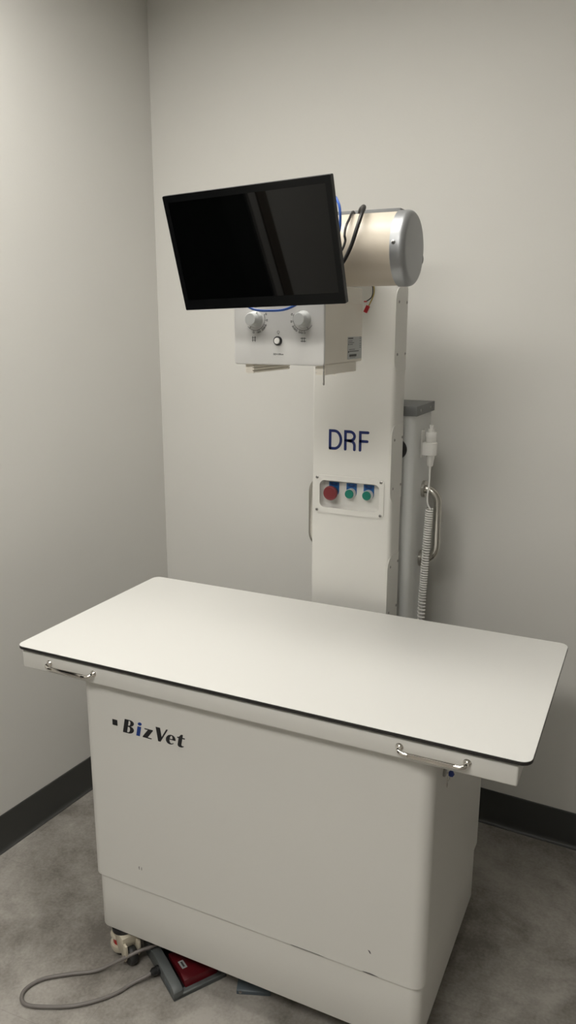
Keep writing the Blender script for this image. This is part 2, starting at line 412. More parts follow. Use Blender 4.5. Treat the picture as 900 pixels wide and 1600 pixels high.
# lettering on the front panel
def LT(w, h, x, z, sh=0.20): return front_M(x, YF-0.0004, z) @ Matrix(((w, sh*h, 0, 0), (0, h, 0, 0), (0, 0, 1, 0), (0, 0, 0, 1)))
EL = lambda cx, cy, rx, ry, a0, a1, n=14: arc(cx, cy, rx, a0, a1, n, ry)
glyph = {
 'B': [[(0, 0)] + EL(.36, .275, .34, .275, -90, 78) + EL(.34, .765, .30, .235, -62, 90) + [(0, 1)],
       [(.27, .07)] + EL(.34, .275, .10, .205, -90, 90) + [(.27, .48)], [(.27, .575)] + EL(.33, .755, .08, .18, -90, 90) + [(.27, .935)]],
 'i': [[(0, 0), (.25, 0), (.25, .70), (0, .70)], EL(.125, .90, .135, .115, 0, 345, 23)],
 'z': [[(0, 0), (.60, 0), (.60, .07), (.34, .07), (.60, .62), (.60, .69), (.04, .69), (.04, .62), (.27, .62), (0, .07)]],
 'V': [[(0, 1), (.29, 1), (.48, .36), (.70, 1), (.80, 1), (.46, 0), (.30, 0)]],
 'e': [EL(.32, .345, .32, .355, 8, 318, 24) + [(.50, .15)] + EL(.40, .345, .155, .27, 300, 196, 8) + [(.245, .335), (.636, .335)],
       [(.245, .40)] + EL(.335, .40, .09, .235, 175, 5, 10) + [(.425, .40)]],
 't': [[(0, .61), (0, .68), (.10, .70), (.22, .90), (.34, .90), (.34, .69), (.50, .69), (.50, .61), (.34, .61), (.34, .15), (.40, .09), (.50, .11), (.50, .045), (.38, -.02), (.22, -.015), (.13, .05), (.10, .15), (.10, .61)]],
}
H_ = 0.0365; zb_ = 0.7000
letters = NB()
for ch, x, wd in (('B', 0.2893, 0.0445), ('i', 0.3290, 0.042), ('z', 0.3478, 0.043), ('V', 0.3800, 0.043), ('e', 0.4130, 0.0425), ('t', 0.4430, 0.043)):
    curve_fill(glyph[ch], LT(wd, H_, x, zb_ + (x-0.2893)*0.008), letters, 1 if ch == 'i' else 0)
box(letters, (0.2585, YF-0.0006, 0.7122), (0.2735, YF-0.0001, 0.7275))
lt = obj('lettering', letters, [M['blackink'], M['blueink']], fp, False, label='black lettering with a blue letter i')
# scuffs
def fleck(pts):
    bm = NB(); curve_fill([pts], front_M(0, YF-0.0003, 0), bm, 0, 0.0003)
    obj('scuff_mark', bm, M['scuff'], fp, False, label='dark scuff where the paint is chipped')
fleck([(.3165, .3275), (.3185, .327), (.3178, .323), (.3192, .3185), (.3172, .3195), (.3160, .324)])
fleck([(.3242, .327), (.3256, .3265), (.3254, .3185), (.3241, .319)])
fleck([(.9340, .3235), (.9385, .3225), (.9400, .3205), (.9420, .3150), (.9385, .3165), (.9365, .320)])
fleck([(.7440, .2624), (.8180, .2624), (.8300, .2614), (.7800, .2612), (.7500, .2612)])
fleck([(.9220, .2628), (.9420, .2640), (.9480, .2634), (.9600, .2622), (.9480, .2610), (.9280, .2612)])
# lock on the right side
bm = NB(); lathe(bm, [(0.0095, 0), (0.0095, 0.004), (0.0075, 0.0055), (0, 0.0055)], axisM((XR-0.0028, 0.140, 0.742), (1, 0, 0)), 20)
obj('lock', bm, M['screw'], cover)

# casters
def caster(loc, ang):
    R_ = Matrix.Translation(loc) @ Matrix.Rotation(ang, 4, 'Z')
    bm = NB()
    RS = R_ @ Matrix.Diagonal((1.12, 1.12, 1, 1))
    # cream fork and foot housing
    prism(bm, [(-.030, .086), (.034, .086), (.034, .070), (.026, .040), (.014, .028), (.006, .034), (-.008, .060), (-.030, .062)], 'y', -.021, .021, M4=RS, bev=.003)
    lathe(bm, [(.016, .064), (.025, .060), (.026, .056), (.0245, .053), (.015, .052)], RS @ Matrix.Translation((-.020, 0, 0)), 28)
    lathe(bm, [(.015, .034), (.0265, .032), (.0275, .024), (.024, .012), (.020, .010), (.012, .010)], RS @ Matrix.Translation((-.020, 0, 0)), 28)
    for a in (-.7, .6, 1.9):
        box(bm, (.016, -.006, .030), (.025, .006, .052), .001, M4=RS @ Matrix.Translation((-.020, 0, 0)) @ Matrix.Rotation(a+.9, 4, 'Z'))
    for s in (-1, 1):
        prism(bm, [(-.006, .072), (.034, .072), (.036, .046), (.026, .020), (.016, .018), (.002, .040)], 'y', s*.0165-.003, s*.0165+.003, M4=RS @ Matrix.Translation((.012, 0, 0)), bev=.001)
    cst = obj('caster', bm, M['castcream'], tbl, origin=loc)
    bm = NB(); lathe(bm, [(0, -.011), (.012, -.012), (.022, -.012), (.0255, -.008), (.0265, 0), (.0255, .008), (.022, .012), (.012, .012), (0, .011)], R_ @ Matrix.Translation((.035, 0, .0268)) @ Matrix.Rotation(PI/2, 4, 'X'), 32)
    obj('wheel', bm, M['tyre'], cst, label='black rubber wheel')
    bm = NB(); lathe(bm, [(.004, .0345), (.0235, .0345), (.0235, .0520), (.004, .0520)], R_ @ Matrix.Translation((-.020, 0, 0)), 14)
    obj('levelling_dial', bm, M['castred'], cst, smooth=False, label='dark red levelling dial')
    bm = NB(); lathe(bm, [(.010, 0.001), (.019, 0.001), (.019, .006), (.010, .007), (.008, .013)], R_ @ Matrix.Translation((-.020, 0, 0)), 24)
    obj('levelling_foot', bm, M['tyre'], cst, label='black levelling foot')
    bm = NB(); lathe(bm, [(.024, .084), (.031, .086), (.031, .0962), (.010, .0964)], R_ @ Matrix.Translation((-.004, 0, 0)), 28)
    obj('mounting_plate', bm, M['black'], cst, label='black mounting collar')
    return cst
c0 = caster((0.2340, 0.0700, 0), math.radians(-28))
def dup(o, loc, rz, parent):
    base = o.location.copy(); c = o.copy(); COL.objects.link(c); c.parent = parent; c.location = Vector(loc) - ORIGIN[parent.name]; c.rotation_euler = (0, 0, rz)
    for ch in o.children:
        d = ch.copy(); COL.objects.link(d); d.parent = c
for x, y, a in ((0.975, 0.085, 0.9), (0.2455, 0.515, 2.0), (0.975, 0.515, -1.2)): dup(c0, (x, y, 0), a, tbl)

# ------------------------------------------------------------------ x-ray column
YC, CX0, CX1, CYB = 0.66, 0.5168, 0.756, 0.745
colm = thing('x_ray_column', 'tall white upright column with blue DRF lettering and three push buttons', 'column', (0.636, 0.70, 0))
bm = NB(); prism(bm, rrect(CX0, YC, CX1, CYB, 0.012, 6, (0.004, 0.004, 0.006, 0.012)), 'z', 0.04, 1.935)
post = obj('post', bm, M['white'], colm)
# recess for the control panel: boolean against a rounded block
bm = NB(); prism(bm, rrect(0.5415, 1.1620, 0.7215, 1.2420, 0.016, 8), 'y', YC-0.02, YC+0.030)
cut = obj('cutter', bm, M['white'])
md = post.modifiers.new('cut', 'BOOLEAN'); md.object = cut; md.operation = 'DIFFERENCE'; md.solver = 'EXACT'
dg = bpy.context.evaluated_depsgraph_get(); dg.update()
newme = bpy.data.meshes.new_from_object(post.evaluated_get(dg), depsgraph=dg)
post.modifiers.clear(); old = post.data; post.data = newme; bpy.data.meshes.remove(old); newme.name = 'post'
bpy.data.objects.remove(cut)
newme.polygons.foreach_set('use_smooth', [True]*len(newme.polygons)); newme.set_sharp_from_angle(angle=math.radians(35))
bm = NB(); prism(bm, rrect(CX0-.001, YC-.003, CX1-.001, CYB+.001, 0.002, 2), 'z', 1.930, 1.9575, bev=.0012, seg=2)
tc_ = obj('top_cap', bm, M['dgrey'], colm, label='dark grey cap')
bm = NB(); box(bm, (0.50, 0.635, 0.0), (0.772, 0.762, 0.045), 0.004)
obj('floor_plate', bm, M['white'], colm)
bm = NB(); box(bm, (0.575, 0.372, 1.785), (0.697, YC+0.002, 1.868), 0.006); box(bm, (0.560, YC-0.012, 1.782), (0.690, YC+0.001, 1.888), 0.003)
obj('support_arm', bm, M['white'], colm)
# DRF
bm = NB(); F = front_M(0, YC-0.0004, 0); r_ = 0.0038
zt, zb2 = 1.3835, 1.3340
def up_arc(cx, cz, rx, rz, a0, a1, n=10): return arc(cx, cz, rx, a0, a1, n, rz)
x = 0.5712
stroke(bm, [(x, zb2), (x, zt), (x+.013, zt)] + [(x+.013+.0195*math.sin(t), (zt+zb2)/2+(zt-zb2)/2*math.cos(t)) for t in [PI*k/14 for k in range(0, 15)]] + [(x, zb2)], r_, F)
x = 0.6170
stroke(bm, [(x, zb2), (x, zt), (x+.0125, zt)] + [(x+.0125+.0145*math.sin(t), zt-.0125+.0125*math.cos(t)) for t in [PI*k/12 for k in range(0, 13)]] + [(x+.002, zt-.025)], r_, F)
stroke(bm, [(x+.010, zt-.025), (x+.0155, zt-.026)] + [(x+.0155+.0115*math.sin(t), zt-.0385+.0125*math.cos(t)) for t in [PI/2*k/6 for k in range(1, 7)]] + [(x+.0270, zb2)], r_, F)
x = 0.6606
stroke(bm, [(x, zb2), (x, zt), (x+.0225, zt)], r_, F)
stroke(bm, [(x, zt-.0245), (x+.0205, zt-.0245)], r_, F)
obj('lettering', bm, M['navy'], post, False, label='dark blue DRF lettering')
# control panel: rounded frame round the recess
bm = NB()
curve_fill([rrect(0.5268, 1.1462, 0.7342, 1.2562, 0.013, 8), rrect(0.5420, 1.1625, 0.7210, 1.2415, 0.0155, 8)[::-1]], front_M(0, YC-0.0010, 0), bm, 0, 0.0036)
# tub: back and walls
tubp = [rrect(0.5415, 1.162, 0.7215, 1.242, 0.016, 8), rrect(0.5425, 1.163, 0.7205, 1.241, 0.015, 8), rrect(0.5475, 1.168, 0.7155, 1.236, 0.012, 8)]
t_ = bmesh.new(); rings = []
for pl, y in ((tubp[0], YC-.0012), (tubp[1], YC+.021), (tubp[2], YC+.0262)): rings.append([t_.verts.new((a, y, b)) for a, b in pl])
for A, B in zip(rings, rings[1:]):
    for k in range(len(A)): t_.faces.new((A[k], A[(k+1) % len(A)], B[(k+1) % len(B)], B[k]))
t_.faces.new(rings[-1]); merge(bm, t_)
cp = obj('control_panel', bm, M['white'], colm, angle=50)
for sx, sz, a in ((.5340, 1.2485, .3), (.7255, 1.2485, .75), (.5340, 1.1540, .9), (.7255, 1.1545, .1)): screw((sx, YC-.003, sz), (0, -1, 0), cp, .0044, a)
YR = YC+0.0262
for n_, (bx, bz, lx, rb, mt_, depth) in enumerate(((.5767, 1.2031, .5755, .0212, 'red', .036), (.6370, 1.2074, .6288, .0150, 'green', .029), (.6893, 1.2078, .6807, .0150, 'green', .029))):
    bm = NB()
    zc = 1.2055
    prism(bm, [(lx-.0155, 1.2330), (lx+.0155, 1.2330)] + arc(lx, zc+.002, .0155, 0, -180, 14), 'y', YR-.0022, YR, bev=.0005, seg=1)
    lg = obj('legend_plate', bm, M['legend'], cp, label='blue legend plate')
    # push button: metal bezel and coloured cap, axis along -y
    bcx = bx + .001 if mt_ == 'red' else lx-.0005
    bcx = lx
    A = axisM((bcx, YR-.002, zc), (0, -1, 0))
    bm = NB()
    if mt_ == 'red':
        lathe(bm, [(.0125, 0), (.0125, .016), (.0120, .018)], A, 28, mi=1)
        lathe(bm, [(.0120, .016), (.0190, .020), (.0208, .0245), (.0208, .0290), (.0198, .0318), (.0175, .0325), (.0165, .0318), (0, .0318)], A, 36)
        obj('stop_button', bm, [M['red'], M['black']], cp, label='red mushroom stop button')
    else:
        lathe(bm, [(.0140, 0), (.0140, .0150), (.0136, .0160), (.0126, .0160)], A, 32, mi=1)
        lathe(bm, [(.0128, .0150), (.0128, .0185), (.0120, .0200), (0, .0202)], A, 32)
        obj('push_button', bm, [M['green'], M['knob']], cp, label='green push button with pale rim')
    bm = NB()
    for k, (zz, wd) in enumerate(((1.2285, .016), (1.2245, .020))):
        for s in (-1, 1) if k == 0 else (0,):
            box(bm, (lx+s*.007-wd/2*(.45 if k == 0 else 1), YR-.0025, zz-.0012), (lx+s*.007+wd/2*(.45 if k == 0 else 1), YR-.0021, zz+.0012))
    obj('legend_print', bm, M['navy'], cp, False, label='dark print on the blue plate')
# access covers on the right side face
def access(z0, z1, zs, y0=0.6405):
    bm = NB(); poly = rrect(y0, z0, CYB-.003, z1, .02, 8, (0.001, .034, .034, 0.001))
    prism(bm, poly, 'x', CX1-.001, CX1+.0012, bev=.0004, seg=1)
    a = obj('access_cover', bm, M['white'], colm)
    for k, (yy, zz) in enumerate(((.6645, zs[0]), (.7325, zs[0]), (.6625, zs[1]), (.7315, zs[1]))): screw((CX1+.001, yy, zz), (1, 0, 0), a, .0042, k*.5)
access(1.552, 1.766, (1.729, 1.595)); access(1.196, 1.408, (1.3673, 1.2335)); access(0.835, 1.036, (1.0082, 0.8725))

# ------------------------------------------------------------------ generator cabinet behind the column
BX0, BX1, BY0, BY1 = 0.469, 0.777, 0.780, 0.958
gen = thing('generator_cabinet', 'narrow pale grey cabinet with dark grey cap standing behind the column', 'cabinet', (0.636, 0.87, 0.0))
bm = NB(); prism(bm, rrect(BX0, BY0, BX1, BY1, .018, 8, (.004, .004, .018, .018)), 'z', 0.0, 1.424)
obj('body', bm, M['white2'], gen)
bm = NB(); prism(bm, rrect(BX0-.0005, BY0-.004, BX1+.008, BY1+.004, .002, 3), 'z', 1.421, 1.449, bev=.001, seg=2)
gc = obj('top_cap', bm, M['dgrey'], gen, label='dark grey cap')
for yy in (.815, .920): screw((BX1+.008, yy, 1.4345), (1, 0, 0), gc, .004)
def grab(s):
    xf = BX1 if s > 0 else BX0; yh = .8985
    bm = NB(); xo = xf + s*(.0475 if s > 0 else .054)
    tube(bm, fillet_path([(xf, yh, 1.191), (xo, yh, 1.191), (xo, yh, .974), (xf, yh, .974)], .040, 10), .0123, 18)
    h = obj('grab_handle', bm, M['steel'], gen, label='stainless steel grab handle')
    for z in (1.191, .974):
        bm = NB(); lathe(bm, [(.0255, -.0005), (.0255, .008), (.0235, .0105), (.0135, .0105)], axisM((xf, yh, z), (s, 0, 0)), 28)
        obj('flange', bm, M['steel'], h)
grab(1); grab(-1)
bm = NB(); lathe(bm, [(.030, 0), (.030, .004), (.024, .007), (0, .007)], axisM((.7285, BY0+.0005, 1.325), (0, -1, 0)), 32)
obj('cable_grommet', bm, M['black'], gen, label='black round grommet')
HX, HY = .8035, .868
bm = NB()   # holder: a clip ring open to the front, screwed to the side
outl = [(-.0205, -.0185)] + [(-.0205, .0185)] + arc(0, 0, .0185, 80, -80, 12)
prism(bm, [(HX+a, HY+b) for a, b in outl], 'z', 1.300, 1.338, bev=.001, seg=1)
box(bm, (BX1-.001, HY-.013, 1.292), (BX1+.004, HY+.013, 1.372), .001)
obj('handset_holder', bm, M['wplast'], gen, label='white plastic clip holder')

# ------------------------------------------------------------------ hand switch
hs = thing('hand_switch', 'white exposure hand switch with coiled cord clipped to the cabinet side', 'hand switch', (HX, HY, 1.26))
A = Matrix.Translation((HX, HY, 0))
bm = NB(); lathe(bm, [(.0135, 1.337), (.0150, 1.340), (.0150, 1.3525), (.0158, 1.353), (.0158, 1.366), (.0150, 1.3675), (.009, 1.368)][::-1] + [(.0135, 1.334), (.0140, 1.3005), (.0130, 1.298), (.0085, 1.268), (.0075, 1.267)], A, 28)
obj('body', bm, M['wplast'], hs)
bm = NB(); lathe(bm, [(.0092, 1.366), (.0092, 1.376), (.0098, 1.3765), (.0098, 1.378), (.0052, 1.378), (.0052, 1.386), (.006, 1.3865), (.006, 1.388), (0, 1.3885)], A, 24)
obj('button', bm, M['wplast'], hs)
bm = NB(); cpath = spline([(HX, HY, 1.268), (HX, HY, 1.248), (HX+.0003, HY-.001, 1.215), (HX-.002, HY-.004, 1.180), (HX-.001, HY-.003, 1.155), (HX+.006, HY-.001, 1.139), (HX+.009, HY-.001, 1.136)], 8)
tube(bm, cpath, .0027, 10, radii=[.0040 - .0015*min(1, k/12) for k in range(len(cpath))])
obj('cord', bm, M['wplast'], hs)
bm = NB(); pa = [Vector(p) for p in spline([(.8085, .866, 1.139), (.8055, .864, 1.05), (.802, .863, .95), (.7985, .864, .85), (.797, .866, .70), (.796, .868, .55)], 10)]
turns, sp = 62, 12; hp = []
def along(t):
    s = t*(len(pa)-1); i = min(int(s), len(pa)-2); f = s-i; return pa[i]*(1-f)+pa[i+1]*f
for k in range(turns*sp+1):
    t = k/(turns*sp); a = 2*PI*k/sp
    hp.append(along(t) + Vector((.0098*math.cos(a), .0098*math.sin(a), 0)))
tube(bm, hp, .0026, 6)
obj('coiled_cord', bm, M['wplast'], hs)
bm = NB(); tube(bm, spline([tuple(hp[-1]), (.795, .875, .45), (.792, .890, .20), (.795, .90, .06), (.80, .95, .045)], 8), .0026, 8)
obj('lower_cord', bm, M['wplast'], hs)

# ------------------------------------------------------------------ x-ray tube head
TY, TZ, TR = .310, 1.8258, .0742
th = thing('x_ray_tube_head', 'cream cylindrical x-ray tube housing with silver end caps behind the monitor', 'x-ray tube', (0.636, TY, TZ))
bm = NB(); lathe(bm, [(TR-.001, -.236), (TR, -.235), (TR, .235), (TR-.001, .236)], axisM((.636, TY, TZ), (1, 0, 0)), 64)
hz = obj('housing', bm, M['cream'], th)
def endcap(s):
    bm = NB(); fr = .014; rc = TR+.0022
    pr = [(rc-.003, .2325), (rc, .2330), (rc, .264-fr)] + [(rc-fr+fr*math.cos(t), .264-fr+fr*math.sin(t)) for t in [PI/2*k/8 for k in range(1, 9)]] + [(0, .2648)]
    lathe(bm, pr, axisM((.636, TY, TZ), (s, 0, 0)), 64)
    e = obj('end_cap', bm, M['silver'], th, label='silver end cap')
    for a in ((5, 125, 245) if s > 0 else (5,)):
        aa = math.radians(a); d = Vector((0, -math.cos(aa), math.sin(aa)))
        screw(Vector((.636+s*.2415, TY, TZ)) + d*rc, d, e, .0042, .4)
    return e
e1 = endcap(1); endcap(-1)
bm = NB(); lathe(bm, [(.014, 0), (.014, .006), (.011, .010), (.0085, .011), (0, .011)], axisM((.889, .3690, 1.809), (1, 0, 0)), 24)
obj('cable_gland', bm, M['black'], th, label='black cable gland')

# ------------------------------------------------------------------ collimator
KX0, KX1, KY0, KY1, KZ0, KZ1 = .5288, .7430, .205, .434, 1.5865, 1.7185
co = thing('collimator', 'white box collimator with two grey knobs under the tube housing', 'collimator', (0.636, .318, KZ0))
bm = NB(); box(bm, (KX0, KY0, KZ0), (KX1, KY1, KZ1), .004, 3)
box(bm, (KX0+.001, KY0+.001, KZ1-.0035), (KX1-.001, KY1-.002, 1.7535), .003, 2)
kh = obj('housing', bm, M['ivory'], co)
bm = NB(); prism(bm, rrect(KX0-.0012, KZ0-.0012, KX1+.0012, KZ1+.002, .006, 5), 'y', KY0-.0055, KY0+.001, bev=.0022, seg=3)
fpn = obj('front_panel', bm, M['panel'], co)
YP = KY0-.0055
def ring_arc(bm, cx, cz, r, a0, a1, wd, M4):
    o_ = arc(cx, cz, r+wd/2, a0, a1, 24); i_ = arc(cx, cz, r-wd/2, a1, a0, 24); prism(bm, o_+i_, 'z', -.0002, .0002, M4)
F = front_M(0, YP-.0001, 0)
KN = ((.5806, 1.6822, -1), (.6956, 1.6822, 1))
for kx, kz, s in KN:
    R0 = .0238; bm = NB()
    a0, a1 = (-215+75, 25) if s < 0 else (155, 328)
    a0 = a0 if s > 0 else -140
    ring_arc(bm, kx, kz, R0, a0, a1, .0008, F)
    base_angs = [22, -5, -28, -40, -50, -68, -78, -100] if s < 0 else [160, 190, 213, 224, 235, 252, 262, 275]
    for a, tx in zip(base_angs, ('43', '35', '30', '28', '25', '20', '18', '13')):
        aa = math.radians(a); c_, s_ = math.cos(aa), math.sin(aa)
        stroke(bm, [(kx+c_*R0, kz+s_*R0), (kx+c_*(R0+.0018), kz+s_*(R0+.0018))], .0004, F, 3, .0004)
        text(bm, tx, .0054, front_M(kx+c_*(R0+.0050), YP-.0001, kz+s_*(R0+.0050), aa+PI/2), bold=.0001)
    obj('dial_scale', bm, M['greyink'], fpn, False, label='dark printed dial scale')
# field symbols
for which in (0, 1):
    bm = NB()
    for sg in (-1, 1):
        if which == 0:
            stroke(bm, [(.5770+sg*.0028, 1.6455), (.5770+sg*.0028, 1.6345)], .0007, F, 4, .0004)
        else:
            stroke(bm, [(.6957-.0058, 1.6393+sg*.0030), (.6957+.0058, 1.6393+sg*.0030)], .0007, F, 4, .0004)
    for k in (-1, 1):
        if which == 0: stroke(bm, [(.5770-.0046, 1.6400+k*.0026), (.5770+.0046, 1.6400+k*.0026)], .0005, F, 4, .0004)
        else: stroke(bm, [(.6957+k*.0026, 1.6393-.0046), (.6957+k*.0026, 1.6393+.0046)], .0005, F, 4, .0004)
    obj('field_symbol', bm, M['greyink'], fpn, False, label='dark printed field symbol')
# lamp symbol and distance note
bm = NB()
ring_arc(bm, .6366, 1.6552, .0026, -50, 230, .0007, F)
stroke(bm, [(.6353, 1.6530), (.6358, 1.6508), (.6374, 1.6508), (.6379, 1.6530)], .00035, F, 3, .0004)
obj('lamp_symbol', bm, M['greyink'], fpn, False, label='dark printed lamp symbol')
bm = NB(); text(bm, 'SID=100cm', .0052, front_M(.6366, YP-.0001, 1.6082), bold=.00012)
obj('distance_note', bm, M['greyink'], fpn, False, label='dark printed distance note')
for kx, kz, s in KN:
    A = axisM((kx, YP, kz), (0, -1, 0))
    bm = NB(); lathe(bm, [(.0175, 0), (.0175, .0015), (.0168, .003), (.0160, .0100), (.0145, .0115), (.0140, .0120), (.0132, .0230), (.0120, .0245), (0, .0247)], A, 36)
    aa = math.radians(-125 if s < 0 else -62)
    box(bm, (-.0012, .012, .0102), (.0012, .0185, .0118), .0003, 1, M4=A @ Matrix.Rotation(aa+PI/2+ (PI if False else 0), 4, 'Z'))
    k_ = obj('knob', bm, M['knob'], co, label='pale grey round knob')
    bm = NB(); stroke(bm, [(math.cos(aa)*.0185+kx, math.sin(aa)*.0185+kz), (math.cos(aa)*.0236+kx, math.sin(aa)*.0236+kz)], .0004, F, 3, .0005)
    obj('pointer_mark', bm, M['greyink'], k_, False)
A = axisM((.6360, YP, 1.6367), (0, -1, 0))
bm = NB(); lathe(bm, [(.0098, 0), (.0098, .0035), (.0088, .0050), (.0070, .0050), (.0068, .003)], A, 28)
bz = obj('lamp_button', bm, M['black'], co, label='round white lamp button in a black ring')
bm = NB(); lathe(bm, [(.0066, .002), (.0066, .0068), (.0058, .0078), (0, .0080)], A, 24)
obj('button_cap', bm, M['wplast'], bz, label='white button cap')
bm = NB(); prism(bm, rrect(.3385, 1.5935, .4290, 1.6440, .002, 3), 'x', KX1-.0002, KX1+.0004)
lb = obj('rating_label', bm, M['label'], co, False, label='silver rating label')
bm = NB(); xs = KX1+.0005
def ln(y0, y1, z, h=.0012): box(bm, (KX1+.0003, y0, z-h/2), (xs, y1, z+h/2))
ln(.3410, .372, 1.6405, .0028); ln(.3410, .368, 1.6345); ln(.3410, .378, 1.6307); ln(.3410, .347, 1.6270, .0022); ln(.350, .371, 1.6270)
ln(.347, .384, 1.6155); ln(.3410, .347, 1.6105, .0040); ln(.349, .410, 1.6115, .0018); ln(.349, .395, 1.6020, .0055); ln(.353, .388, 1.5972, .0008)
for z in (1.6425, 1.6390, 1.6340, 1.6285, 1.6235, 1.6195): ln(.413, .424, z, .0012)
obj('label_print', bm, M['greyink'], lb, False)
# accessory rails
def rail(x0, x1, inner):
    bm = NB(); z1, z0 = KZ0+.0003, 1.5655
    steps = []
    hgt = z1-z0
    prof = [(x0, z1), (x0, z0+.003), (x0+.003, z0), (x1-.003, z0)] if inner > 0 else [(x1, z1), (x1, z0+.001), (x1-.001, z0), (x0+.003, z0)]
    xi = x1 if inner > 0 else x0; dpt = -.0035*inner
    for k in range(3):
        za = z0+.002+k*.0062
        prof += [(xi, za), (xi, za+.0026), (xi+dpt, za+.0026), (xi+dpt, za+.0044), (xi, za+.0044)]
    prof += [(xi, z1)]
    prism(bm, prof, 'y', .212, .398)
    if inner < 0:
        for yy in (.262, .318, .368): box(bm, (x1-.004, yy, z0-.0008), (x1+.0003, yy+.006, z0+.001))
    obj('accessory_rail', bm, M['ivory'], co, angle=20)
rail(.5490, .5700, 1); rail(.7190, .7420, -1)
bm = NB(); tube(bm, spline([(.7415, .2055, 1.586), (.7416, .204, 1.572), (.7424, .203, 1.560), (.7430, .203, 1.5475), (.7418, .2035, 1.546)], 5), (.0016), 8)
for z, r in ((1.5735, .0018), (1.566, .0016), (1.5480, .0018)): lathe(bm, [(r*.5, -.003), (r, -.002), (r, .002), (r*.5, .003)], Matrix.Translation((.7421, .2035, z)), 10)
obj('tape_hook', bm, M['screw'], co, label='small hanging metal hook')

# ------------------------------------------------------------------ monitor
a, b, c = -0.0623, 0.2766, -0.0266
RM = Matrix.Rotation(a, 4, 'Z') @ Matrix.Rotation(b, 4, 'X') @ Matrix.Rotation(c, 4, 'Y')
MC = Vector((.6562, .0435, 1.8124)); MM = Matrix.Translation(MC) @ RM
mon = thing('monitor', 'black flat screen monitor tilted down in front of the tube housing', 'monitor', tuple(MC))
mw, mh = .185, .1125
bm = NB(); prism(bm, rrect(-mw, -mh, mw, mh, .002, 2), 'y', .0008, .0125, M4=MM, bev=.0008, seg=1)
prism(bm, rrect(-mw+.03, -mh+.025, mw-.03, mh-.03, .01, 3), 'y', .012, .034, M4=MM, bev=.006, seg=2)
obj('casing', bm, M['medge'], mon)
sx0, sx1, sz0, sz1 = -mw+.0115, mw-.0115, -mh+.0205, mh-.0135
bm = NB(); curve_fill([rrect(-mw+.0004, -mh+.0004, mw-.0004, mh-.0004, .002, 2), [(sx0, sz0), (sx0, sz1), (sx1, sz1), (sx1, sz0)]], MM @ Matrix.Translation((0, .0004, 0)) @ Matrix.Rotation(PI/2, 4, 'X'), bm, 0, .0018)
obj('bezel', bm, M['mbezel'], mon, False, label='black bezel')
bm = NB(); box(bm, (sx0-.001, .0006, sz0-.001), (sx1+.001, .0016, sz1+.001), M4=MM)
obj('screen', bm, M['screen'], mon, False, label='dark glossy screen, switched off')
bm = NB(); box(bm, (-.05, .033, -.05), (.05, .038, .05), .002, M4=MM)
t0 = MM @ Vector((0, .038, 0.0))
tube(bm, [t0, Vector((.650, .16, 1.838)), Vector((.645, .2375, 1.835))], .014, 14)
lathe(bm, [(.030, 0), (.030, .006), (.016, .010)], axisM((.645, .2375, 1.832), (0, -1, 0)), 24)
obj('mount_arm', bm, M['dgrey'], mon)

# ------------------------------------------------------------------ cables
bm = NB()
cc = [(.7965, .125, 1.906), (.8055, .120, 1.890), (.8085, .118, 1.867), (.806, .118, 1.842), (.786, .120, 1.790), (.745, .122, 1.732), (.700, .122, 1.7035), (.654, .120, 1.6985), (.612, .121, 1.704), (.570, .125, 1.735), (.545, .130, 1.790), (.56, .132, 1.86), (.61, .132, 1.90), (.68, .132, 1.925), (.75, .130, 1.925)]
loop = spline(cc + [cc[0], cc[1]], 8)[:-8]
tube(bm, loop, .0026, 10)
tag(obj('blue_cable', bm, M['bluecable']), 'loop of blue cable hanging behind the monitor', 'cable')
bm = NB(); tube(bm, spline([(.745, .375, 1.868), (.752, .345, 1.8985), (.7625, .308, 1.9045), (.7720, .272, 1.8965), (.7765, .248, 1.8835), (.7770, .228, 1.866), (.7768, .222, 1.8496), (.778, .222, 1.835), (.768, .212, 1.812), (.735, .18, 1.79)], 8), .0026, 10)
tag(obj('black_cable', bm, M['blackcable']), 'thinner black cable over the tube housing, nearest the monitor edge', 'cable')
bm = NB(); tube(bm, spline([(.745, .398, 1.862), (.757, .362, 1.892), (.768, .332, 1.9085), (.786, .300, 1.9125), (.8010, .268, 1.9060), (.8060, .240, 1.889), (.803, .224, 1.862), (.7905, .220, 1.823), (.772, .212, 1.788), (.74, .19, 1.755)], 8), .0042, 12)
tag(obj('black_cable', bm, M['blackcable']), 'thicker black cable looped over the cream tube housing', 'cable')
wl = thing('wire_lead', 'short black and yellow wires with red connectors below the tube housing', 'wires', (.760, .44, 1.74))
for nm, mt_, off, endp in (('black_wire', 'blackcable', (0, 0, 0), (.7475, .440, 1.7235)), ('yellow_wire', 'yellow', (.0022, .003, 0), (.7535, .441, 1.7125))):
    bm = NB(); o_ = Vector(off)
    P_ = [Vector((.758, .41, 1.764))+o_, Vector((.7625, .436, 1.760))+o_, Vector((.7635, .441, 1.747))+o_, Vector((.7600, .442, 1.733))+o_, Vector(endp)]
    tube(bm, spline(P_, 6), .0013, 8)
    obj(nm, bm, M[mt_], wl)
bm = NB(); box(bm, (-.0045, -.003, -.0085), (.0045, .003, .0085), .001, M4=Matrix.Translation((.7495, .441, 1.7065)) @ Matrix.Rotation(.45, 4, 'Y'))
obj('connector', bm, M['redconn'], wl, label='red connector block')
bm = NB(); box(bm, (-.0035, -.0018, -.0015), (.0035, .0018, .0015), .0005, M4=Matrix.Translation((.7462, .440, 1.7237)))
obj('connector', bm, M['redconn'], wl, label='small red crimp')

